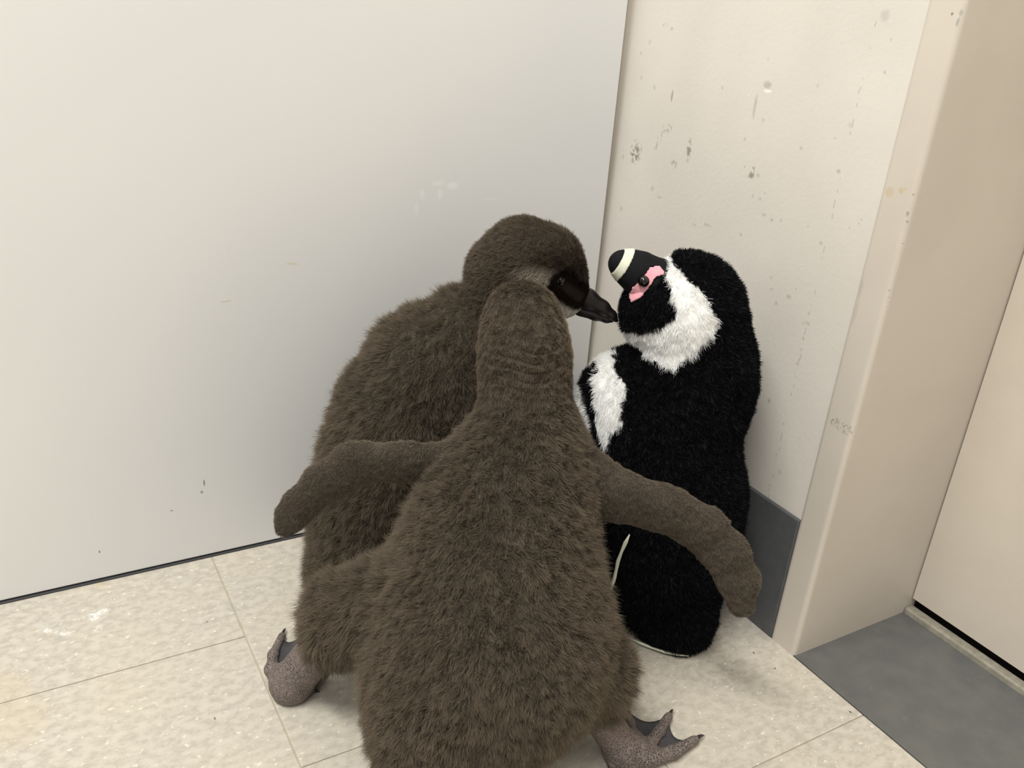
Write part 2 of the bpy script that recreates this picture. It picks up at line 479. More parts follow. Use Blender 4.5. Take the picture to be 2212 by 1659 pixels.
def surface_net(f, lo, hi, step):
    n = np.ceil((hi - lo) / step).astype(int) + 1
    ax = [lo[i] + step * np.arange(n[i]) for i in range(3)]
    val = np.empty(n)
    for i in range(n[0]):                      # slab by slab keeps memory low
        Y, Z = np.meshgrid(ax[1], ax[2], indexing='ij')
        P = np.stack([np.full(Y.size, ax[0][i]), Y.ravel(), Z.ravel()], 1)
        val[i] = f(P).reshape(n[1], n[2])
    ins = val < 0
    c = [ins[a:n[0] - 1 + a, b:n[1] - 1 + b, d:n[2] - 1 + d] for a in (0, 1) for b in (0, 1) for d in (0, 1)]
    cnt = sum(x.astype(int) for x in c)
    act = (cnt > 0) & (cnt < 8)
    idx = -np.ones(act.shape, int); ijk = np.argwhere(act); idx[act] = np.arange(len(ijk))
    acc = np.zeros((len(ijk), 3)); num = np.zeros(len(ijk))
    corners = [(a, b, d) for a in (0, 1) for b in (0, 1) for d in (0, 1)]
    for u in corners:
        for ax_ in range(3):
            if u[ax_]: continue
            w = list(u); w[ax_] = 1
            va = val[tuple((ijk + u).T)]; vb = val[tuple((ijk + w).T)]
            m = (va < 0) != (vb < 0)
            t = np.where(m, va / np.where(m, va - vb, 1), 0)
            pt = np.tile(np.array(u, float), (len(ijk), 1)); pt[:, ax_] = t
            acc += pt * m[:, None]; num += m
    V = lo + (ijk + acc / num[:, None]) * step
    Q = []
    for a in range(3):
        b, d = (a + 1) % 3, (a + 2) % 3
        s0 = [slice(1, n[i] - 1) for i in range(3)]; s1 = list(s0)
        s0[a] = slice(0, n[a] - 1); s1[a] = slice(1, n[a])
        A = ins[tuple(s0)]; B = ins[tuple(s1)]
        e = np.argwhere(A != B); first = A[tuple(e.T)]
        base = e.copy(); base[:, b] += 1; base[:, d] += 1     # grid edge start
        def cell(db, dd):
            q = base.copy(); q[:, b] += db; q[:, d] += dd
            return idx[tuple(q.T)]
        quad = np.stack([cell(-1, -1), cell(0, -1), cell(0, 0), cell(-1, 0)], 1)
        quad[~first] = quad[~first][:, ::-1]
        Q.append(quad)
    return V, np.concatenate(Q)
def polygonise(shape, step, pad=.006, relax=2):
    lo, hi = shape.bounds(pad)
    V, Q = surface_net(shape, lo, hi, step)
    Q = Q[(Q >= 0).all(1)]
    for _ in range(relax):
        d = shape(V); g = shape.grad(V)
        V = V - g * (np.clip(d, -step, step) / np.maximum((g * g).sum(1), .05))[:, None]
    return V, Q
def fast_mesh(name, V, Q, mat, parent=None, colours=None):
    me = bpy.data.meshes.new(name)
    me.vertices.add(len(V)); me.vertices.foreach_set('co', V.astype(np.float32).ravel())
    k = Q.shape[1]
    me.loops.add(Q.size); me.loops.foreach_set('vertex_index', Q.astype(np.int32).ravel())
    me.polygons.add(len(Q)); me.polygons.foreach_set('loop_start', np.arange(0, Q.size, k, dtype=np.int32))
    me.update(calc_edges=True); me.validate()
    me.polygons.foreach_set('use_smooth', np.ones(len(me.polygons), bool))
    me.materials.append(mat)
    if colours is not None:
        at_ = me.color_attributes.new('tint', 'FLOAT_COLOR', 'POINT')
        at_.data.foreach_set('color', np.c_[colours, np.ones(len(V))].astype(np.float32).ravel())
    return link(bpy.data.objects.new(name, me), parent)
def march(shape, px, py, F0):
    """first hit of a pixel's ray with a shape; falls back to the plane F0"""
    d = ray(px, py); d = d / np.linalg.norm(d); t = .25
    for _ in range(220):
        P = CAM + d * t; v = shape(P[None])[0]
        if v < 2e-4: return P, True
        t += max(v * .7, 4e-4)
        if t > 1.6: break
    return at(px, py, F0), False

def scatter(V, Q, n):
    T = np.concatenate([Q[:, [0, 1, 2]], Q[:, [0, 2, 3]]])
    a, b, c = V[T[:, 0]], V[T[:, 1]], V[T[:, 2]]
    ar = np.linalg.norm(np.cross(b - a, c - a), axis=1)
    t = rng.choice(len(T), n, p=ar / ar.sum())
    u, v = rng.random(n), rng.random(n); s = u + v > 1; u[s], v[s] = 1 - u[s], 1 - v[s]
    return a[t] + u[:, None] * (b[t] - a[t]) + v[:, None] * (c[t] - a[t])
def fur(name, root, length, direction, bend, tint, mat, parent, width=.00026, npts=4):
    """one hair-curves object: each strand from root, leaving along direction and bending"""
    n = len(root)
    hc = bpy.data.hair_curves.new(name)
    hc.add_curves([npts] * n)
    s = np.linspace(0, 1, npts)[None, :, None]
    P = root[:, None] + length[:, None, None] * (direction[:, None] * s + bend[:, None] * s * s)
    hc.attributes['position'].data.foreach_set('vector', P.astype(np.float32).ravel())
    r = hc.attributes.get('radius') or hc.attributes.new('radius', 'FLOAT', 'POINT')
    rr = (width * np.array([1, .95, .75, .2] if npts == 4 else np.linspace(1, .2, npts)))[None] * (0.7 + .6 * rng.random(n))[:, None]
    r.data.foreach_set('value', rr.astype(np.float32).ravel())
    c = hc.attributes.new('tint', 'FLOAT_COLOR', 'CURVE')
    c.data.foreach_set('color', np.c_[tint, np.ones(n)].astype(np.float32).ravel())
    hc.materials.append(mat)
    o = link(bpy.data.objects.new(name, hc), parent)
    o['kind'] = 'stuff'
    return o

def tint_material(name, rough=.9, spec=.08, sheen=0.0):
    m, nt, b = new_mat(name)
    a = nt.nodes.new('ShaderNodeAttribute'); a.attribute_name = 'tint'
    nt.links.new(a.outputs['Color'], b.inputs['Base Color'])
    b.inputs['Roughness'].default_value = rough
    b.inputs['Specular IOR Level'].default_value = spec
    return m
def strand_material(name, share, gain=1.0):
    m, nt, b = new_mat(name)
    a = nt.nodes.new('ShaderNodeAttribute'); a.attribute_name = 'tint'
    d = nt.nodes.new('ShaderNodeBsdfDiffuse'); t = nt.nodes.new('ShaderNodeBsdfTranslucent')
    mx = nt.nodes.new('ShaderNodeMixShader'); mx.inputs[0].default_value = share
    hi = nt.nodes.new('ShaderNodeHairInfo')
    f = math_n(nt, 'MULTIPLY_ADD', hi.outputs['Intercept'], gain)
    f.node.inputs[2].default_value = 1.12 - gain * .8
    cc = vmath(nt, 'SCALE', a.outputs['Color'], None)
    nt.links.new(f, cc.inputs['Scale'])
    for q in (d, t): nt.links.new(cc.outputs[0], q.inputs['Color'])
    nt.links.new(d.outputs[0], mx.inputs[1]); nt.links.new(t.outputs[0], mx.inputs[2])
    nt.links.new(mx.outputs[0], nt.nodes['Material Output'].inputs['Surface'])
    nt.nodes.remove(b)
    return m
M_skin = tint_material('down_underlayer')
M_down = strand_material('down_strands', .4, .85)
M_plush = tint_material('plush_backing')
M_pile = strand_material('plush_pile', .3, .12)

def soft(groups, k):
    W = {g: np.exp(-np.maximum(d, -.01) / k) for g, d in groups.items()}
    t = sum(W.values())
    return {g: w / t for g, w in W.items()}
def in_poly(x, y, poly):
    inside = np.zeros(len(x), bool); n = len(poly); j = n - 1
    for i in range(n):
        xi, yi = poly[i]; xj, yj = poly[j]
        c = ((yi > y) != (yj > y)) & (x < (xj - xi) * (y - yi) / (yj - yi + 1e-12) + xi)
        inside ^= c; j = i
    return inside
def empty(name, loc, label, cat, group=None):
    o = bpy.data.objects.new(name, None); o.empty_display_size = .02
    col.objects.link(o); o.location = tuple(loc)
    o['label'] = label; o['category'] = cat
    if group: o['group'] = group
    bpy.context.view_layer.update()
    return o
def attach(o, thing):
    """keep the world placement of a part built in world space"""
    o.parent = thing
    o.matrix_parent_inverse = Matrix.Translation(-Vector(thing.location))
    return o

# ------------------------------------------------------------------ penguin chicks
C_BODY, C_HEAD, C_FLIP = lin(125, 114, 99), lin(117, 106, 92), lin(124, 114, 101)
def chick_fur(thing, shape, V, Q, n, paint, flows, lens, lifts):
    root = scatter(V, Q, int(n * 2.4))
    W = soft(shape.groups(root), .006)          # the short down of head and flippers is denser
    dens = np.clip(.0085 / sum(W[g] * lens[g] for g in W), 1, 2.4) / 2.4
    root = root[rng.random(len(root)) < dens]; n = len(root)
    N = shape.normal(root)
    W = soft(shape.groups(root), .006)
    L = sum(W[g] * lens[g] for g in W)[:, ]
    flow = sum(W[g][:, None] * flows(g, root) for g in W)
    flow = flow - N * (flow * N).sum(1)[:, None]
    flow /= np.maximum(np.linalg.norm(flow, axis=1, keepdims=True), 1e-6)
    lift = sum(W[g] * lifts[g] for g in W)[:, None]
    tuft = vnoise(root, 210, 3) * .58 + vnoise(root, 90, 5) * .2 + rng.normal(0, .26, (n, 3))
    tuft = tuft * np.clip(L / .0075, .4, 1)[:, None]
    D = N * lift + flow * (1 - lift * .75) * .7 + tuft * (.30 + .55 * lift)
    D /= np.linalg.norm(D, axis=1, keepdims=True)
    bend = flow * .15 + vnoise(root, 300, 9) * .45
    Lr = L * (.55 + .6 * rng.random(n)) * (1 + .4 * np.clip((L - .0035) / .005, 0, 1) * vnoise(root, 200, 11)[:, 0])
    keep = paint(root, True) > .5
    tint = paint(root, False) * (1 + rng.normal(0, .12, n))[:, None] * (1 + .10 * vnoise(root, 70, 13)[:, :1])
    tint = np.clip(tint, .002, .95)
    wd = .00010
    f = fur('down_plumage', root[keep], Lr[keep], D[keep], bend[keep], tint[keep], M_down, None, wd)
    attach(f, thing)

def scale_skin(name, c1, c2, c3, scale):
    m, nt, b = new_mat(name)
    p = position(nt)
    v = nt.nodes.new('ShaderNodeTexVoronoi'); v.feature = 'DISTANCE_TO_EDGE'; v.inputs['Scale'].default_value = scale
    nt.links.new(p, v.inputs['Vector'])
    e = ramp(nt, v.outputs['Distance'], .03, .24)
    big = ramp(nt, noise(nt, p, 60, 3).outputs[0], .4, .62)
    c = mixc(nt, big, c1, c2)
    c = mixc(nt, e, c3, c)
    nt.links.new(c, b.inputs['Base Color'])
    b.inputs['Roughness'].default_value = .6
    b.inputs['Specular IOR Level'].default_value = .3
    bump(nt, b, e, .6, .0008)
    return m
M_foot = scale_skin('scaly_foot_skin', srgb(66, 61, 60), srgb(98, 87, 83), srgb(134, 122, 116), 560)
M_web = scale_skin('dark_web_skin', srgb(62, 62, 66), srgb(78, 76, 78), srgb(84, 82, 84), 900)
M_claw = plain('horn_claw', srgb(46, 38, 36), .35, .5)
M_bill = plain('dark_horn_bill', srgb(27, 22, 21), .34, .4, .25, 140)
M_eye = plain('black_eye', srgb(10, 8, 8), .05, .6)

def tri_dist(P, a, b, c):
    ba, cb, ac = b - a, c - b, a - c; pa, pb, pc = P - a, P - b, P - c
    nor = np.cross(ba, ac)
    sgn = np.sign(pa @ np.cross(ba, nor)) + np.sign(pb @ np.cross(cb, nor)) + np.sign(pc @ np.cross(ac, nor))
    def seg(e, p):
        t = np.clip(p @ e / (e @ e), 0, 1); q = e * t[:, None] - p
        return (q * q).sum(1)
    ed = np.minimum(np.minimum(seg(ba, pa), seg(cb, pb)), seg(ac, pc))
    pl = (pa @ nor) ** 2 / (nor @ nor)
    return np.sqrt(np.where(sgn < 2, ed, pl))

def make_foot(thing, ankle, heel, knuckle_z, toes, hallux, rT=.0085):
    """ankle, heel: world points; toes: list of chains of (point, radius); webs hang between neighbouring toes"""
    sh = Shape(); sh.zmin = .0006
    sh.cap(ankle, rT * 1.25, heel, rT * 1.3, .006)
    for ch in toes:
        sh.cap(heel, rT * .95, ch[0][0], ch[0][1] * 1.0, .009)
        for (a, ra), (b, rb) in zip(ch[:-1], ch[1:]):
            sh.cap(a, ra, b, rb, .004)
    sh.cap(heel, rT * .7, hallux[0], .0028, .004)
    V, Q = polygonise(sh, .0014)
    foot = attach(fast_mesh('foot', V, Q, M_foot), thing)
    # webs
    for A, B in zip(toes[:-1], toes[1:]):
        wv = []; nu, nv = 9, 9
        def on(ch, t):
            t = t * (len(ch) - 1); i = min(int(t), len(ch) - 2); u = t - i
            return ch[i][0] * (1 - u) + ch[i + 1][0] * u
        for i in range(nu):
            t = i / (nu - 1)
            a, b_ = on(A, t * .97), on(B, t * .97)
            for j in range(nv):
                s = j / (nv - 1)
                pull = 4 * s * (1 - s)
                tt = t * .97 * (1 - .22 * pull)
                P = on(A, tt) * (1 - s) + on(B, tt) * s
                P = P.copy(); P[2] = max(.0016, P[2] - .0035 * pull * (1 - .3 * t))
                wv.append(P)
        wf = [(i * nv + j, i * nv + j + 1, (i + 1) * nv + j + 1, (i + 1) * nv + j) for i in range(nu - 1) for j in range(nv - 1)]
        w = mesh_obj('web', wv, wf, M_web, smooth=True)
        w.parent = foot
        so = w.modifiers.new('thickness', 'SOLIDIFY'); so.thickness = .0014; so.offset = 0
        w['label'] = 'dark grey web between toes'
    # claws
    for ch in list(toes) + [[(heel, rT * .7), (hallux[0], .0028)]]:
        (a, ra), (b, rb) = ch[-2], ch[-1]
        d = (b - a) / np.linalg.norm(b - a); L = .0115 if rb > .003 else .008
        r0 = rb * .62
        side = np.cross(d, ZU); side /= np.linalg.norm(side); up = np.cross(side, d)
        cv = []; rings, seg = 6, 8
        for i in range(rings):
            t = i / (rings - 1)
            cpt = b + d * (rb * .55 + L * t) + up * (.0016 * math.sin(t * 2.4) - .0035 * t * t)
            rr = r0 * (1 - t) ** .8 + .0001
            for j in range(seg):
                an = 2 * math.pi * j / seg
                cv.append(cpt + side * rr * .75 * math.cos(an) + up * rr * 1.15 * math.sin(an))
        for p_ in cv: p_[2] = max(p_[2], .0004)
        cf = [(i * seg + j, i * seg + (j + 1) % seg, (i + 1) * seg + (j + 1) % seg, (i + 1) * seg + j) for i in range(rings - 1) for j in range(seg)]
        cf.append(tuple(range(seg))[::-1]); cf.append(tuple((rings - 1) * seg + j for j in range(seg)))
        c = mesh_obj('claw', cv, cf, M_claw, smooth=True)
        c.parent = foot
        c['label'] = 'pointed dark claw'
    return foot

def bill_parts(thing, upper, lower):
    for nm, ch in (('upper_bill', upper), ('lower_bill', lower)):
        sh = Shape(); sh.p = ch
        V, Q = polygonise(sh, .0012)
        attach(fast_mesh(nm, V, Q, M_bill), thing)
def eyeball(thing, P, r):
    u, v_ = 16, 10
    vv = [P + r * np.array([math.sin(math.pi * i / v_) * math.cos(2 * math.pi * j / u), math.sin(math.pi * i / v_) * math.sin(2 * math.pi * j / u), math.cos(math.pi * i / v_)]) for i in range(v_ + 1) for j in range(u)]
    ff = [(i * u + j, (i + 1) * u + j, (i + 1) * u + (j + 1) % u, i * u + (j + 1) % u) for i in range(v_) for j in range(u)]
    return attach(mesh_obj('eye', vv, ff, M_eye, smooth=True), thing)

# ---- chick in front: seen from behind, legs splayed, flippers out
B = Shape(); B.zmin = .003
FUR = .006
B.chain([(1128, 690, 1.13, 84), (1133, 745, 1.12, 92), (1134, 800, 1.11, 92), (1135, 850, 1.10, 88), (1137, 890, 1.09, 90)], .010, g='head', shrink=.0014)
B.chain([(1140, 935, 1.08, 118), (1128, 1005, 1.065, 152)], .007, g='neck', shrink=.004)
B.chain([(1128, 1005, 1.065, 152), (1100, 1090, 1.04, 186), (1075, 1190, 1.01, 212), (1066, 1300, .985, 240), (1062, 1390, .96, 255)], .014, shrink=FUR)
B.chain([(1062, 1390, .96, 255), (985, 1520, .92, 200), (945, 1620, .895, 125)], .02, shrink=FUR)
B.chain([(945, 1620, .895, 125), (930, 1680, .88, 80)], .02, shrink=FUR)
# thighs
B.chain([(900, 1300, 1.0, 130), (752, 1335, 1.02, 100), (712, 1385, 1.015, 60)], .014, g='leg', shrink=FUR)
B.chain([(1180, 1420, .98, 140), (1278, 1455, .975, 94), (1302, 1512, .968, 52)], .014, g='leg', shrink=FUR)
# flippers
nF = FH * .9 + ZU * .35
B.chain([(985, 1000, 1.06, 62), (870, 998, 1.05, 56), (775, 1000, 1.05, 56), (705, 1042, 1.05, 47), (652, 1088, 1.05, 39), (630, 1117, 1.05, 32), (617, 1140, 1.05, 25)], .010, ax=nF, flat=.42, g='flipper_l', shrink=.0014)
B.chain([(1265, 1020, 1.06, 66), (1340, 1075, 1.06, 70), (1430, 1098, 1.06, 66), (1510, 1138, 1.06, 58), (1562, 1190, 1.06, 52), (1594, 1252, 1.06, 44), (1601, 1308, 1.06, 31)], .010, ax=nF, flat=.42, g='flipper_r', shrink=.0014)
nape = at(1135, 810, 1.02)
def creases(P, d):                          # skin folds round the nape
    w = np.exp(-(((P - nape) @ FH) ** 2 / .03 ** 2 + (P[:, 2] - nape[2]) ** 2 / .018 ** 2))
    x = (P - nape) @ RH
    return d + .0017 * w * np.sin(P[:, 2] * 1000 + 1.6 * np.sin(x * 150) + 1.1 * np.sin(x * 70 + 2))
B.extra.append(creases)

chick2 = empty('penguin_chick', floor_at(1020, 1640), 'fluffy brown penguin chick seen from behind, flippers spread and feet splayed', 'penguin')
V2, Q2 = polygonise(B, .0028)
thr2 = at(1238, 725, 1.15)
def paint2(P, mask):
    if mask: return np.where(np.abs(P[:, 2]) < .002, 0., 1.)
    W = soft(B.groups(P), .008)
    c = {'head': C_HEAD, 'neck': C_HEAD, 'body': C_BODY, 'leg': C_BODY * 1.05, 'flipper_l': C_FLIP, 'flipper_r': C_FLIP}
    out = sum(W[g][:, None] * c[g] for g in W)
    t = np.clip(1.25 - np.linalg.norm((P - thr2) * (1, 1, .8), axis=1) / .020, 0, 1)[:, None] * .9
    out = out * (1 - t) + lin(214, 196, 168) * t
    return out
fl_r = [at(1510, 1138, 1.06) - at(1265, 1020, 1.06), at(1600, 1298, 1.06) - at(1510, 1138, 1.06)]
fl_l = [at(775, 1000, 1.05) - at(985, 1000, 1.06), at(612, 1138, 1.05) - at(775, 1000, 1.05)]
def flows2(g, P):
    n = len(P)
    if g == 'head': v = -RH * .0 - FH * .6 - ZU * .5
    elif g == 'flipper_r': v = fl_r[1] / np.linalg.norm(fl_r[1])
    elif g == 'flipper_l': v = fl_l[1] / np.linalg.norm(fl_l[1])
    elif g == 'leg': v = -ZU
    else: v = -ZU * .8 - FH * .5
    return np.tile(v, (n, 1))
attach(fast_mesh('body', V2, Q2, M_skin, None, paint2(V2, False) * .5), chick2)
chick_fur(chick2, B, V2, Q2, 330000, paint2, flows2,
          dict(head=.0034, neck=.0052, body=.0080, leg=.0100, flipper_l=.0024, flipper_r=.0024),
          dict(head=.4, neck=.6, body=.85, leg=.9, flipper_l=.35, flipper_r=.35))
def fp(px, py, z): return floor_at(px, py, z)
# right foot, toes pointing to the wall
hR = fp(1345, 1618, .010)
make_foot(chick2, at(1306, 1560, .962), hR, 0,
          [[(fp(1366, 1592, .009), .0058), (fp(1358, 1562, .006), .0042), (fp(1352, 1532, .0045), .0034)],
           [(fp(1398, 1614, .0085), .0056), (fp(1424, 1580, .007), .0042), (fp(1444, 1548, .005), .0034)],
           [(fp(1400, 1640, .008), .0064), (fp(1456, 1624, .006), .0048), (fp(1500, 1599, .0045), .0036)]],
          [fp(1322, 1652, .003)], .0105)
hL = fp(630, 1474, .012)
make_foot(chick2, at(690, 1400, 1.018), hL, 0,
          [[(fp(588, 1446, .008), .0056), (fp(590, 1415, .006), .0040), (fp(609, 1374, .0045), .0032)],
           [(fp(646, 1428, .012), .0062), (fp(657, 1392, .007), .0042), (fp(668, 1352, .0045), .0034)],
           [(fp(680, 1452, .008), .0056), (fp(712, 1426, .006), .0044), (fp(738, 1398, .0045), .0034)]],
          [fp(672, 1490, .003)], .0125)
# bill and eyes on the far side of the head
hc2 = at(1133, 700, 1.13); bd = FH * .93 + RH * .28 - ZU * .22
def capt(a, ra, b, rb): return (a, ra, b, rb, .004, RH, .75, 'bill')
b0 = hc2 + FH * .018 - ZU * .004
bill_parts(chick2, [capt(b0, .011, b0 + bd * .026, .007), capt(b0 + bd * .026, .007, b0 + bd * .042 - ZU * .002, .003)],
           [capt(b0 - ZU * .007, .008, b0 - ZU * .006 + bd * .024, .005), capt(b0 - ZU * .006 + bd * .024, .005, b0 - ZU * .004 + bd * .038, .002)])
for sd in (-1, 1):
    eyeball(chick2, hc2 + RH * sd * .021 + FH * .014 + ZU * .004, .0042)

# ---- chick behind, in profile, its bill on the toy
A = Shape(); A.zmin = .003
F1 = 1.33
A.chain([(1085, 588, F1, 80), (1130, 560, F1, 84), (1185, 572, F1, 74), (1212, 602, F1, 57)], .012, g='head', shrink=.0018)
A.chain([(1212, 612, F1, 50), (1238, 635, F1, 34)], .008, g='face', shrink=.0010)
A.chain([(1175, 640, F1, 55), (1218, 656, F1, 34)], .008, g='face', shrink=.0012)
A.chain([(1110, 610, F1, 72), (1050, 690, F1, 88)], .006, g='neck', shrink=.0035)
A.chain([(1005, 722, F1, 112), (935, 800, F1, 152), (890, 900, F1, 172), (855, 1000, F1 - .005, 168), (815, 1110, F1 - .01, 152), (780, 1210, F1 - .015, 118)], .006, shrink=FUR)
A.chain([(1020, 770, F1, 105), (1060, 900, F1, 130), (1040, 1040, F1, 140), (960, 1150, F1, 130)], .03, shrink=FUR)
A.chain([(780, 1210, F1 - .015, 118), (735, 1245, F1 - .02, 70)], .02, shrink=FUR)
A.chain([(900, 1150, F1 - .03, 90), (930, 1210, F1 - .03, 70)], .02, g='leg', shrink=FUR)
A.chain([(900, 1130, F1 + .06, 80), (930, 1190, F1 + .06, 65)], .02, g='leg', shrink=FUR)
nside = FH
A.chain([(1075, 800, F1 - .11, 45), (1085, 900, F1 - .135, 42), (1075, 1000, F1 - .135, 34), (1055, 1060, F1 - .13, 22)], .010, ax=nside, flat=.4, g='flipper_l', shrink=.002)
A.chain([(1040, 800, F1 + .07, 45), (1030, 900, F1 + .085, 42), (1000, 1000, F1 + .085, 34), (975, 1060, F1 + .08, 22)], .010, ax=nside, flat=.4, g='flipper_r', shrink=.002)

chick1 = empty('penguin_chick', floor_at(900, 1235), 'fluffy brown penguin chick in profile against the white wall, dark bill touching the toy', 'penguin')
V1, Q1 = polygonise(A, .0036)
def rz(P): return (P - CAM) @ RH, P[:, 2]
def rz1(px, py):
    P, hit = march(A, px, py, F1); return (P - CAM) @ RH, P[2]
eye1, _ = march(A, 1211, 607, F1)
e_r, e_z = rz1(1211, 607)
bb_r, bb_z = rz1(1252, 640)
c_r, c_z = rz1(1160, 598)
t_r, t_z = rz1(1228, 672)
u1 = rad(at(1200, 610, F1), 1)
def seg2(r, z, ar, az, br, bz):
    dx, dz = br - ar, bz - az; t = np.clip(((r - ar) * dx + (z - az) * dz) / (dx * dx + dz * dz), 0, 1)
    return np.hypot(r - ar - t * dx, z - az - t * dz)
def paint1(P, mask):
    r, z = rz(P)
    face = seg2(r, z, e_r + 6 * u1, e_z - 4 * u1, bb_r, bb_z) / u1
    if mask: return np.where((face < 13) | (np.linalg.norm(P - eye1, axis=1) < .0045), 0., 1.)
    W = soft(A.groups(P), .008)
    c = {'head': C_HEAD * .92, 'face': C_HEAD * .8, 'neck': C_HEAD, 'body': C_BODY * .97, 'leg': C_BODY, 'flipper_l': C_FLIP, 'flipper_r': C_FLIP}
    out = sum(W[g][:, None] * c[g] for g in W)
    # crown darkens to blackish brown towards the forehead
    fh = np.clip(1.15 - seg2(r, z, e_r - 5 * u1, e_z + 30 * u1, e_r + 42 * u1, e_z + 8 * u1) / (50 * u1), 0, 1)[:, None] * .75
    out = out * (1 - fh) + lin(52, 44, 37) * fh
    ck = np.clip(1.4 - np.hypot((r - c_r) / (44 * u1), (z - c_z) / (19 * u1)), 0, 1)[:, None]
    out = out * (1 - ck) + lin(196, 186, 172) * ck
    th = np.clip(1.5 - np.hypot((r - t_r) / (36 * u1), (z - t_z) / (27 * u1)), 0, 1)[:, None]
    out = out * (1 - th) + lin(226, 222, 212) * th
    dk = np.clip((34 - face) / 8, 0, 1)[:, None]
    out = out * (1 - dk) + lin(40, 33, 29) * dk
    return out
def flows1(g, P):
    n = len(P)
    if g in ('head', 'face'):
        v = -RH * .8 - ZU * .25
    elif g == 'neck': v = -RH * .6 - ZU * .7
    elif g.startswith('flipper') or g == 'leg': v = -ZU
    else: v = -RH * .45 - ZU * .85
    return np.tile(v, (n, 1))
attach(fast_mesh('body', V1, Q1, M_skin, None, paint1(V1, False) * np.where(paint1(V1, True) > .5, .5, 1.0)[:, None]), chick1)
chick_fur(chick1, A, V1, Q1, 230000, paint1, flows1,
          dict(head=.0044, face=.0018, neck=.0060, body=.0085, leg=.0095, flipper_l=.0030, flipper_r=.0030),
          dict(head=.5, face=.2, neck=.65, body=.85, leg=.85, flipper_l=.35, flipper_r=.35))
def cp(x, y, r, x2, y2, r2, fl=.72):
    a, b = at(x, y, F1), at(x2, y2, F1)
    return (a, rad(a, r), b, rad(b, r2), .003, FH, fl, 'bill')
bill_parts(chick1, [cp(1240, 638, 26, 1268, 647, 24), cp(1268, 647, 24, 1300, 665, 17), cp(1300, 665, 17, 1321, 681, 10.5), cp(1321, 681, 10.5, 1331, 692, 5)],
           [cp(1254, 670, 14, 1286, 681, 11), cp(1286, 681, 11, 1310, 690, 7), cp(1310, 690, 7, 1322, 693, 4)])
inward = (at(1200, 600, F1) - eye1) @ FH
eyeball(chick1, eye1 + FH * .0024, .0046)
eyeball(chick1, eye1 + FH * (2 * ((at(1211, 607, F1) - eye1) @ FH) - .0024), .0046)
for dF in (-.045, .045):
    hh = floor_at(930, 1235, .012) + FH * dF * S * 1.6
    tt = []
    for an in (-.5, 0, .5):
        d = RH * math.cos(an) + FH * math.sin(an)
        tt.append([(hh + d * .014 - ZU * .003, .0068), (hh + d * .03 - ZU * .005, .006), (hh + d * .046 - ZU * .006, .005)])
    make_foot(chick1, hh + ZU * .025 - RH * .006, hh, 0, tt, [hh - RH * .018 - ZU * .008], .0115)

# ------------------------------------------------------------------ plush penguin leaning in the corner
T = Shape(); T.zmin = .0008
F0 = 1.33
sp = .0032
T.chain([(1475, 660, F0, 120), (1430, 665, F0, 88)], .014, g='head', shrink=sp)
T.chain([(1405, 672, F0, 66), (1400, 690, F0, 62)], .012, g='head', shrink=sp)
T.chain([(1490, 680, F0, 122), (1510, 770, F0, 122)], .014, g='back', shrink=sp)
T.chain([(1490, 840, F0, 142), (1400, 890, F0, 138)], .016, shrink=sp)
T.chain([(1352, 858, F0, 104), (1345, 905, F0, 96)], .018, shrink=sp)
T.chain([(1425, 960, F0, 165), (1420, 1060, F0 - .005, 178), (1415, 1180, F0 - .01, 168), (1420, 1245, F0 - .015, 125)], .022, shrink=sp)
T.chain([(1438, 1300, 1.27, 92), (1463, 1336, 1.245, 84)], .016, g='leg', shrink=sp)
T.chain([(1545, 735, F0 - .06, 58), (1575, 800, F0 - .075, 52), (1588, 855, F0 - .075, 32)], .006, ax=FH, flat=.55, g='flipper', shrink=sp)
T.chain([(1545, 735, F0 + .04, 50), (1565, 800, F0 + .05, 45), (1575, 855, F0 + .05, 30)], .006, ax=FH, flat=.5, g='flipper', shrink=sp)
T.chain([(1300, 1250, 1.24, 75), (1240, 1270, 1.21, 60)], .016, g='leg', shrink=sp)

toy = empty('plush_penguin', floor_at(1430, 1330), 'black and white plush penguin toy with pink eye patches slumped in the corner', 'plush toy')
V0, Q0 = polygonise(T, .0026)
def z2(zx, zy): return 1220 + zx / 3.318, 500 + zy / 3.318
def rzT(px, py):
    P, hit = march(T, px, py, F0)
    return (P - CAM) @ RH, P[2]
head_band = [(655, 215), (720, 200), (790, 230), (830, 280), (880, 350), (960, 410), (1010, 470), (1030, 540), (1100, 620), (1095, 680), (1050, 750), (1000, 800), (950, 860), (890, 890), (830, 950), (780, 1010), (740, 980), (650, 930), (560, 880), (530, 830), (440, 785), (360, 760), (370, 715), (430, 715), (520, 725), (540, 740), (640, 710), (720, 680), (790, 620), (800, 560), (780, 490), (765, 420), (730, 340), (700, 290)]
chest_band = [(370, 820), (300, 830), (250, 900), (240, 990), (200, 1060), (215, 1130), (200, 1200), (230, 1280), (215, 1340), (235, 1430), (290, 1570), (330, 1500), (330, 1450), (380, 1400), (440, 1370), (400, 1350), (410, 1280), (440, 1180), (430, 1090), (380, 1030), (350, 960), (370, 880)]
belly = [(40, 900), (150, 960), (125, 1130), (160, 1250), (190, 1400), (200, 1700), (200, 2500), (-300, 2500), (-300, 900)]
POLY = [[rzT(*z2(*q)) for q in pl] for pl in (head_band, chest_band, belly)]
pink_px = [(575, 320), (610, 265), (680, 250), (720, 290), (715, 318), (650, 340), (640, 365), (600, 420), (550, 480), (485, 515), (465, 470), (490, 405), (530, 375), (560, 340)]
PINK = [rzT(*z2(*q)) for q in pink_px]
C_BLK, C_WHT = lin(25, 25, 27), lin(252, 251, 247)
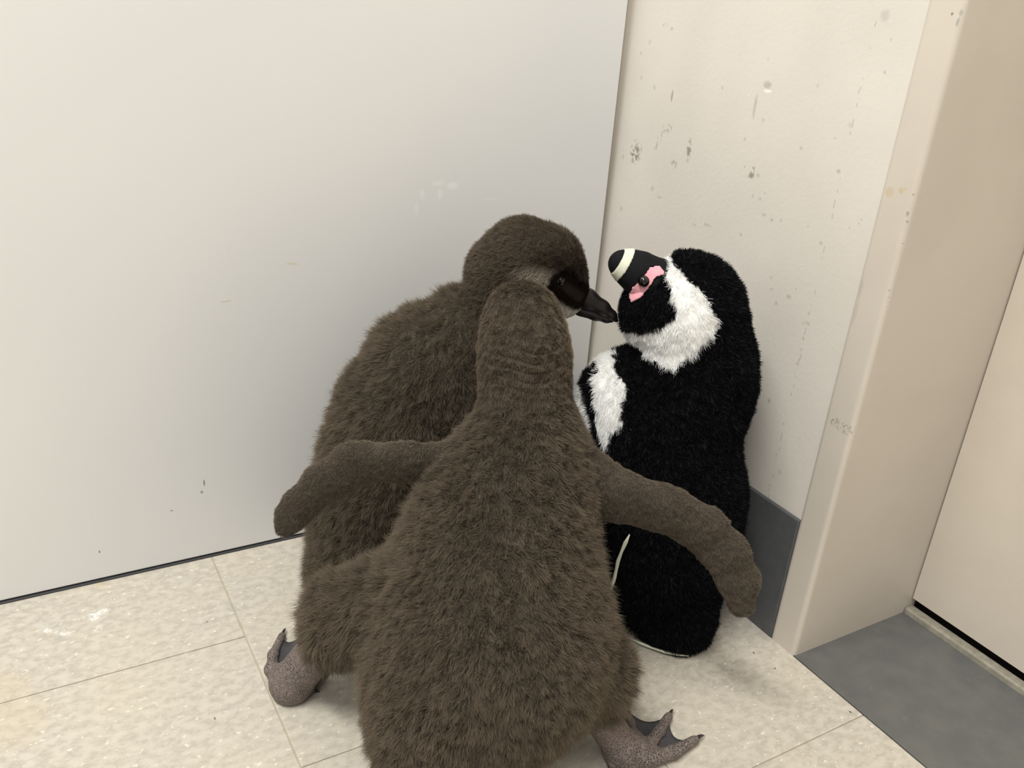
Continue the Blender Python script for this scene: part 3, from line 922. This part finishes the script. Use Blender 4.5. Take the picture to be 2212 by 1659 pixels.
def white_mask(P, jitter=0.0):
    r, z = rz(P)
    if jitter:
        q = vnoise(P, 220, 21); r = r + q[:, 0] * jitter; z = z + q[:, 1] * jitter
    m = np.zeros(len(P), bool)
    for pl in POLY: m |= in_poly(r, z, pl)
    return m
wm = white_mask(V0)
attach(fast_mesh('body', V0, Q0, M_plush, None, np.where(wm[:, None], C_WHT, C_BLK * .5)), toy)
nH = 230000
rt = scatter(V0, Q0, nH)
Nn = T.normal(rt)
wmask = white_mask(rt, .0016)
rr_, zz_ = rz(rt)
beak_c = at(1385, 590, F0)
keep = ~in_poly(rr_, zz_, PINK) & (rt[:, 2] > .0015)
flow = -ZU * .8 + RH * .35
flow = np.tile(flow, (nH, 1)); flow = flow - Nn * (flow * Nn).sum(1)[:, None]
D = Nn * np.where(wmask, .36, .75)[:, None] + flow * np.where(wmask, .85, .35)[:, None] + (vnoise(rt, 190, 31) * .5 + rng.normal(0, .28, (nH, 3))) * np.where(wmask, .75, 1)[:, None]
D /= np.linalg.norm(D, axis=1, keepdims=True)
Lh = np.where(wmask, .0054, .0046) * (.7 + .5 * rng.random(nH))
hd = np.exp(-np.linalg.norm(rt - at(1400, 640, F0), axis=1) / .03)
Lh *= 1 - .45 * np.clip(hd * 1.5, 0, 1)
tn = np.where(wmask[:, None], C_WHT, C_BLK) * (1 + rng.normal(0, .1, nH))[:, None]
tn = np.where(~wmask[:, None] & (rng.random(nH) < .10)[:, None], lin(56, 57, 60), tn)
attach(fur('plush_pile', rt[keep], Lh[keep], D[keep], (flow * .2 + vnoise(rt, 260, 33) * .4)[keep], np.clip(tn[keep], .001, .92), M_pile, None, .00015), toy)

# beak
M_felt = plain('black_felt', srgb(26, 26, 28), .85, .15, .3, 500)
M_cream = plain('cream_felt', srgb(222, 222, 202), .85, .1, .06, 300)
M_pink = plain('pink_felt', srgb(238, 172, 180), .9, .08, .10, 420)
K = Shape()
K.chain([(1404, 606, F0, 56), (1378, 588, F0, 44), (1352, 574, F0, 33), (1339, 568, F0, 23)], .006, g='beak')
VK, QK = polygonise(K, .0018)
beak = attach(fast_mesh('beak', VK, QK, M_felt), toy)
ka, kb = at(1404, 606, F0), at(1325, 562, F0)
kd = (kb - ka) / np.linalg.norm(kb - ka); kl = np.linalg.norm(kb - ka)
class Band(Shape):
    def __call__(s, P):
        d = Shape.__call__(s, P) - .0006
        u = (P - ka) @ kd
        return np.maximum(d, np.abs(u - kl * .80) - .0036)
Rg = Band(); Rg.p = K.p
VR, QR = polygonise(Rg, .0011, relax=0)
ring = fast_mesh('beak_ring', VR, QR, M_cream); ring.parent = beak
ring['label'] = 'cream felt ring near the beak tip'

# pink patches and bead eyes, mirrored on both sides of the head
class Both(Shape):
    def __call__(s, P): return np.minimum(T(P), K(P))
HB = Both(); HB.p = T.p
def felt_patch(name, poly_px, mat, lift, step=2.6):
    xs = [p[0] for p in poly_px]; ys = [p[1] for p in poly_px]
    gx = np.arange(min(xs), max(xs) + step, step); gy = np.arange(min(ys), max(ys) + step, step)
    X, Y = np.meshgrid(gx, gy, indexing='ij')
    ins = in_poly(X.ravel(), Y.ravel(), poly_px).reshape(X.shape)
    ok = np.argwhere(ins); idx = -np.ones(X.shape, int); pts = []
    for i, j in ok:
        P, hit = march(HB, X[i, j], Y[i, j], F0)
        idx[i, j] = len(pts); pts.append(P)
    pts = np.array(pts); g = T.normal(pts); pts = pts + g * lift
    fc = []
    for i in range(X.shape[0] - 1):
        for j in range(X.shape[1] - 1):
            q = [idx[i, j], idx[i, j + 1], idx[i + 1, j + 1], idx[i + 1, j]]
            if min(q) >= 0: fc.append(q)
            else:
                q = [k for k in q if k >= 0]
                if len(q) == 3: fc.append(q)
    return pts, fc
pp, pf = felt_patch('eye_patch', [z2(*q) for q in pink_px], M_pink, .0012)
mid = (at(1400, 640, F0) - CAM) @ FH
bead, _ = march(HB, 1393, 611, F0)
bn = T.normal(bead[None])[0]
for sgn in (1, -1):
    p2 = pp.copy(); bc = bead + bn * .0022
    if sgn < 0:
        p2 = p2 + np.outer(2 * (mid - (p2 - CAM) @ FH), FH); bc = bc + FH * 2 * (mid - (bc - CAM) @ FH)
    o = mesh_obj('eye_patch', p2, [f if sgn > 0 else f[::-1] for f in pf], M_pink, smooth=True)
    so = o.modifiers.new('thickness', 'SOLIDIFY'); so.thickness = .0016; so.offset = 0
    attach(o, toy); o['label'] = 'pink felt eye patch'
    eyeball(toy, bc, .0047)

# cream piping along the flank and round the foot sole
def piping(name, pix, rpx, parent):
    pts = []
    for x, y in pix:
        if name == 'sole_piping':
            pts.append(floor_at(x, y, .0035)); continue
        P, hit = march(T, x, y, F0 - .05); pts.append(P + T.normal(P[None])[0] * .0052)
    pts = np.array(pts); vv = []; ff = []; seg = 8
    for i, P in enumerate(pts):
        d = pts[min(i + 1, len(pts) - 1)] - pts[max(i - 1, 0)]; d /= np.linalg.norm(d)
        s_ = np.cross(d, CF); s_ /= np.linalg.norm(s_); u_ = np.cross(s_, d)
        r = rad(P, rpx * (.75 + .35 * math.sin(i * 1.7) ** 2)) * (1 if 0 < i < len(pts) - 1 else .4)
        for j in range(seg):
            a = 2 * math.pi * j / seg; vv.append(P + r * (s_ * math.cos(a) + u_ * math.sin(a)))
    for i in range(len(pts) - 1):
        for j in range(seg):
            ff.append((i * seg + j, i * seg + (j + 1) % seg, (i + 1) * seg + (j + 1) % seg, (i + 1) * seg + j))
    ff.append(tuple(range(seg))[::-1]); ff.append(tuple((len(pts) - 1) * seg + j for j in range(seg)))
    o = mesh_obj(name, vv, ff, M_cream, smooth=True)
    return attach(o, parent)
o = piping('seam_piping', [(1364, 1148), (1356, 1165), (1348, 1185), (1341, 1205), (1336, 1225), (1329, 1245), (1320, 1262), (1310, 1280)], 4.2, toy)
o['label'] = 'thin cream piping along the black flank'
o = piping('sole_piping', [(1358, 1378), (1385, 1390), (1410, 1400), (1435, 1408), (1462, 1414), (1488, 1417)], 3.0, toy)
o['label'] = 'cream edge of the foot sole'
